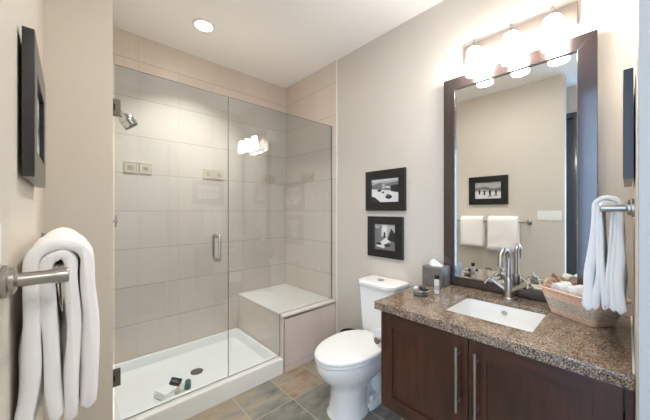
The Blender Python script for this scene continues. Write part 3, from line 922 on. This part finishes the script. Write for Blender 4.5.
def hang_towel(axis, wall, zc, reach, s0, s1, loops, label, group, mat, seed=0, wob=.004, name='hand_towel', grow=0.0):
    """folded towel over the bar; each loop is (w_left, w_right, top, bottom_left, bottom_right, thickness) measured from the bar"""
    def P(s, w, z): return (wall + reach + w, s, zc + z) if axis == 'y' else (s, wall + reach + w, zc + z)
    m = MB()
    for li, (wl, wr_, tp_, bl, br, th, wlb, wrb) in enumerate(loops):
        path = []
        n = 12
        hw = (wr_ - wl) / 2; mid = (wr_ + wl) / 2
        ztop = tp_ - hw * 1.0
        for i in range(n):
            t = i / n
            path.append((wlb + (wl - wlb) * t ** .6, bl + (ztop - bl) * t))
        for i in range(13):
            a = PI - PI * i / 12
            path.append((mid + hw * math.cos(a), ztop + hw * math.sin(a)))
        for i in range(1, n + 1):
            t = i / n
            path.append((wr_ + (wrb - wr_) * t ** 1.3, ztop + (br - ztop) * t))
        # offset both ways into a closed outline with rounded hems
        def nrm(i):
            a = Vector(path[max(i - 1, 0)]); b = Vector(path[min(i + 1, len(path) - 1)])
            d = (b - a).normalized()
            return Vector((-d.y, d.x))
        K = len(path)
        rings = []
        ns = 16
        for j in range(ns + 1):
            u = j / ns
            s = s0 + (s1 - s0) * u
            endk = 1.0
            if j in (0, ns): endk = .45
            elif j in (1, ns - 1): endk = .92
            if j == 1: s = s0 + (s1 - s0) * .012
            if j == ns - 1: s = s1 - (s1 - s0) * .012
            outer, inner = [], []
            for i in range(K):
                w, z = path[i]
                nv = nrm(i)
                depth = max(0.0, (ztop - z)) / max(.05, ztop - min(bl, br))
                dw = wob * (mnoise.noise(Vector((s * 9 + seed, z * 7, li * 3.1 + (0 if i < K / 2 else 9)))) * 2.0) * (.3 + depth)
                dz = wob * .8 * mnoise.noise(Vector((s * 14, i * .31, seed + li)))
                t2 = th * endk * (1 + grow * depth) * (1 + .25 * mnoise.noise(Vector((s * 11, z * 9, seed + li * 2.7))))
                outer.append(P(s, w + dw + nv.x * t2 / 2, z + dz + nv.y * t2 / 2))
                inner.append(P(s, w + dw - nv.x * t2 / 2, z + dz - nv.y * t2 / 2))
            # hems
            def hem(i, sg):
                w, z = path[i]
                dw = wob * (mnoise.noise(Vector((s * 9 + seed, z * 7, li * 3.1 + (0 if i < K / 2 else 9)))) * 2.0) * 1.3
                return [P(s, w + dw, z - th * (1 + grow) * endk * .5)]
            rings.append(outer + hem(K - 1, 1) + list(reversed(inner)) + hem(0, -1))
        m.loft(rings)
    o = m.build(name, mat, at=P((s0 + s1) / 2, 0, 0), smooth=80)
    return tag(o, label, 'towel', group)

ZB = 1.186
towel_bar('y', XL, 0.742, 1.72, ZB, 0.0725, 'long brushed nickel towel bar on the left wall')
T = [(-.044, .047, .056, -.330, -.312, .027, -.054, .044), (-.022, .019, .029, -.318, -.328, .023, .000, .020)]
hang_towel('y', XL, ZB, 0.0725, 0.825, 1.125, T, 'white hand towel nearest the camera on the left bar', 'hand towels on the left bar', M['towel'], 1, .008, grow=.2)
T2 = [(-.042, .040, .052, -.305, -.295, .023, -.048, .040), (-.020, .018, .027, -.28, -.27, .019, -.010, .018)]
hang_towel('y', XL, ZB, 0.0725, 1.180, 1.440, T2, 'white hand towel farther along the left bar, seen in mirror', 'hand towels on the left bar', M['towel'], 7, .003)

towel_bar('x', YF, 1.30, 1.77, 1.320, 0.064, 'short brushed nickel towel bar right of the mirror')
T3 = [(-.032, .030, .036, -.338, -.345, .014, -.028, .050), (-.021, .020, .023, -.338, -.342, .009, -.012, .026), (-.0145, .0140, .0155, -.336, -.340, .007, .000, .006)]
hang_towel('x', YF, 1.320, 0.064, 1.335, 1.56, T3, 'white hand towel draped beside the mirror over the wicker basket', 'hand towel on the right bar', M['towel_soft'], 3, .005, grow=1.35)

# switch plate and outlet on the left wall, seen in the mirror
sw = thing('light_switch', (XL, 0.565, 1.25), 'white four-gang light switch plate reflected in the mirror', 'light switch')
MB().box(XL + .0005, XL + .006, 0.462, 0.668, 1.208, 1.312, .002).build('cover_plate', M['plastic_white'], sw)
for k in range(4):
    y = 0.4885 + k * .0510
    MB().box(XL + .006, XL + .0095, y - .015, y + .015, 1.229, 1.291, .0015).build('rocker', M['white_paint'], sw)
ot = thing('wall_outlet', (XL, 1.15, 0.56), 'small tan wall outlet low on left wall, reflected in mirror', 'outlet')
MB().box(XL + .0005, XL + .006, 1.120, 1.185, 0.505, 0.615, .002).build('cover_plate', M['outlet_tan'], ot)
for z in (.54, .58):
    MB().box(XL + .006, XL + .008, 1.140, 1.165, z - .013, z + .013, .002).build('socket', M['white_paint'], ot)

# ------------------------------------------------------------------ wicker basket with washcloths
U = Vector((.567, .823, 0)); V = Vector((.862, -.507, 0))
cb = Vector((1.69, .1415, 0))
bk = thing('wicker_basket', (cb.x, cb.y, 0.83), 'two-tone flared wicker basket of cloths on the granite top', 'basket')
def bring(hu, hv, z, r=.018, n=4, dip=0.0):
    pts = rrect(-hu, hu, -hv, hv, 0, r, n)
    out = []
    for p in pts:
        q = cb + U * p[0] + V * p[1]
        out.append((min(q.x, XR - .040), max(q.y, YF + .004), z + dip * (p[0] / hu) ** 2))
    return out
def band(z0, z1, thick=.006):
    def dim(z):
        k = (z - .83) / .115
        return .098 + .040 * k, .060 + .020 * k
    rings = []
    nz = 5
    for i in range(nz + 1):
        z = z0 + (z1 - z0) * i / nz
        hu, hv = dim(z)
        rings.append(bring(hu, hv, z))
    for i in range(nz, -1, -1):
        z = z0 + (z1 - z0) * i / nz
        hu, hv = dim(z)
        rings.append(bring(hu - thick, hv - thick, z))
    rings.append(rings[0])
    return MB().loft(rings, False, False)
bb = band(.831, .858)
bb.loft([bring(.096, .058, .832), bring(.096, .058, .838)])
bb.build('base_band', M['wicker_tan'], bk)
band(.858, .902).build('woven_wall', M['wicker_grey'], bk)
band(.902, .938).build('upper_band', M['wicker_tan'], bk)
def coil(path, r, n=220, turns=60, rr=.0035):
    pts = []
    L = len(path)
    for i in range(n + 1):
        t = i / n * (L - 1)
        k = min(int(t), L - 2)
        p = Vector(path[k]).lerp(Vector(path[k + 1]), t - k)
        pts.append(p)
    return pts
rimp = bring(.139, .081, .943)
MB().tube(rimp + [rimp[0]], .0065, 10).build('rim', M['wicker_tan'], bk)
for s in (-1, 1):
    hp = []
    for k in range(13):
        a = PI * k / 12
        q = cb + U * (s * (.140 + .006 * math.sin(a))) + V * (.036 * math.cos(a))
        hp.append((q.x, max(q.y, YF + .012), .944 + .026 * math.sin(a)))
    MB().tube(hp, .0075, 10).build('handle', M['wicker_tan'], bk)
def bpt(u, v, z):
    q = cb + U * u + V * v
    return (q.x, q.y, z)
G = 'rolled washcloths in the basket'
towel_roll('rolled_washcloth', bpt(.078, -.046, .944), bpt(.083, .034, .948), .029, M['towel_soft'], 'rolled white washcloth at the far end of the wicker basket', 'washcloth', G)
towel_roll('rolled_washcloth', bpt(.018, -.050, .944), bpt(.024, .042, .946), .030, M['towel_soft'], 'rolled white washcloth in the middle of the wicker basket', 'washcloth', G)
towel_roll('rolled_washcloth', bpt(-.046, -.046, .936), bpt(-.040, .038, .940), .028, M['towel_soft'], 'rolled white washcloth at the near end of the wicker basket', 'washcloth', G)
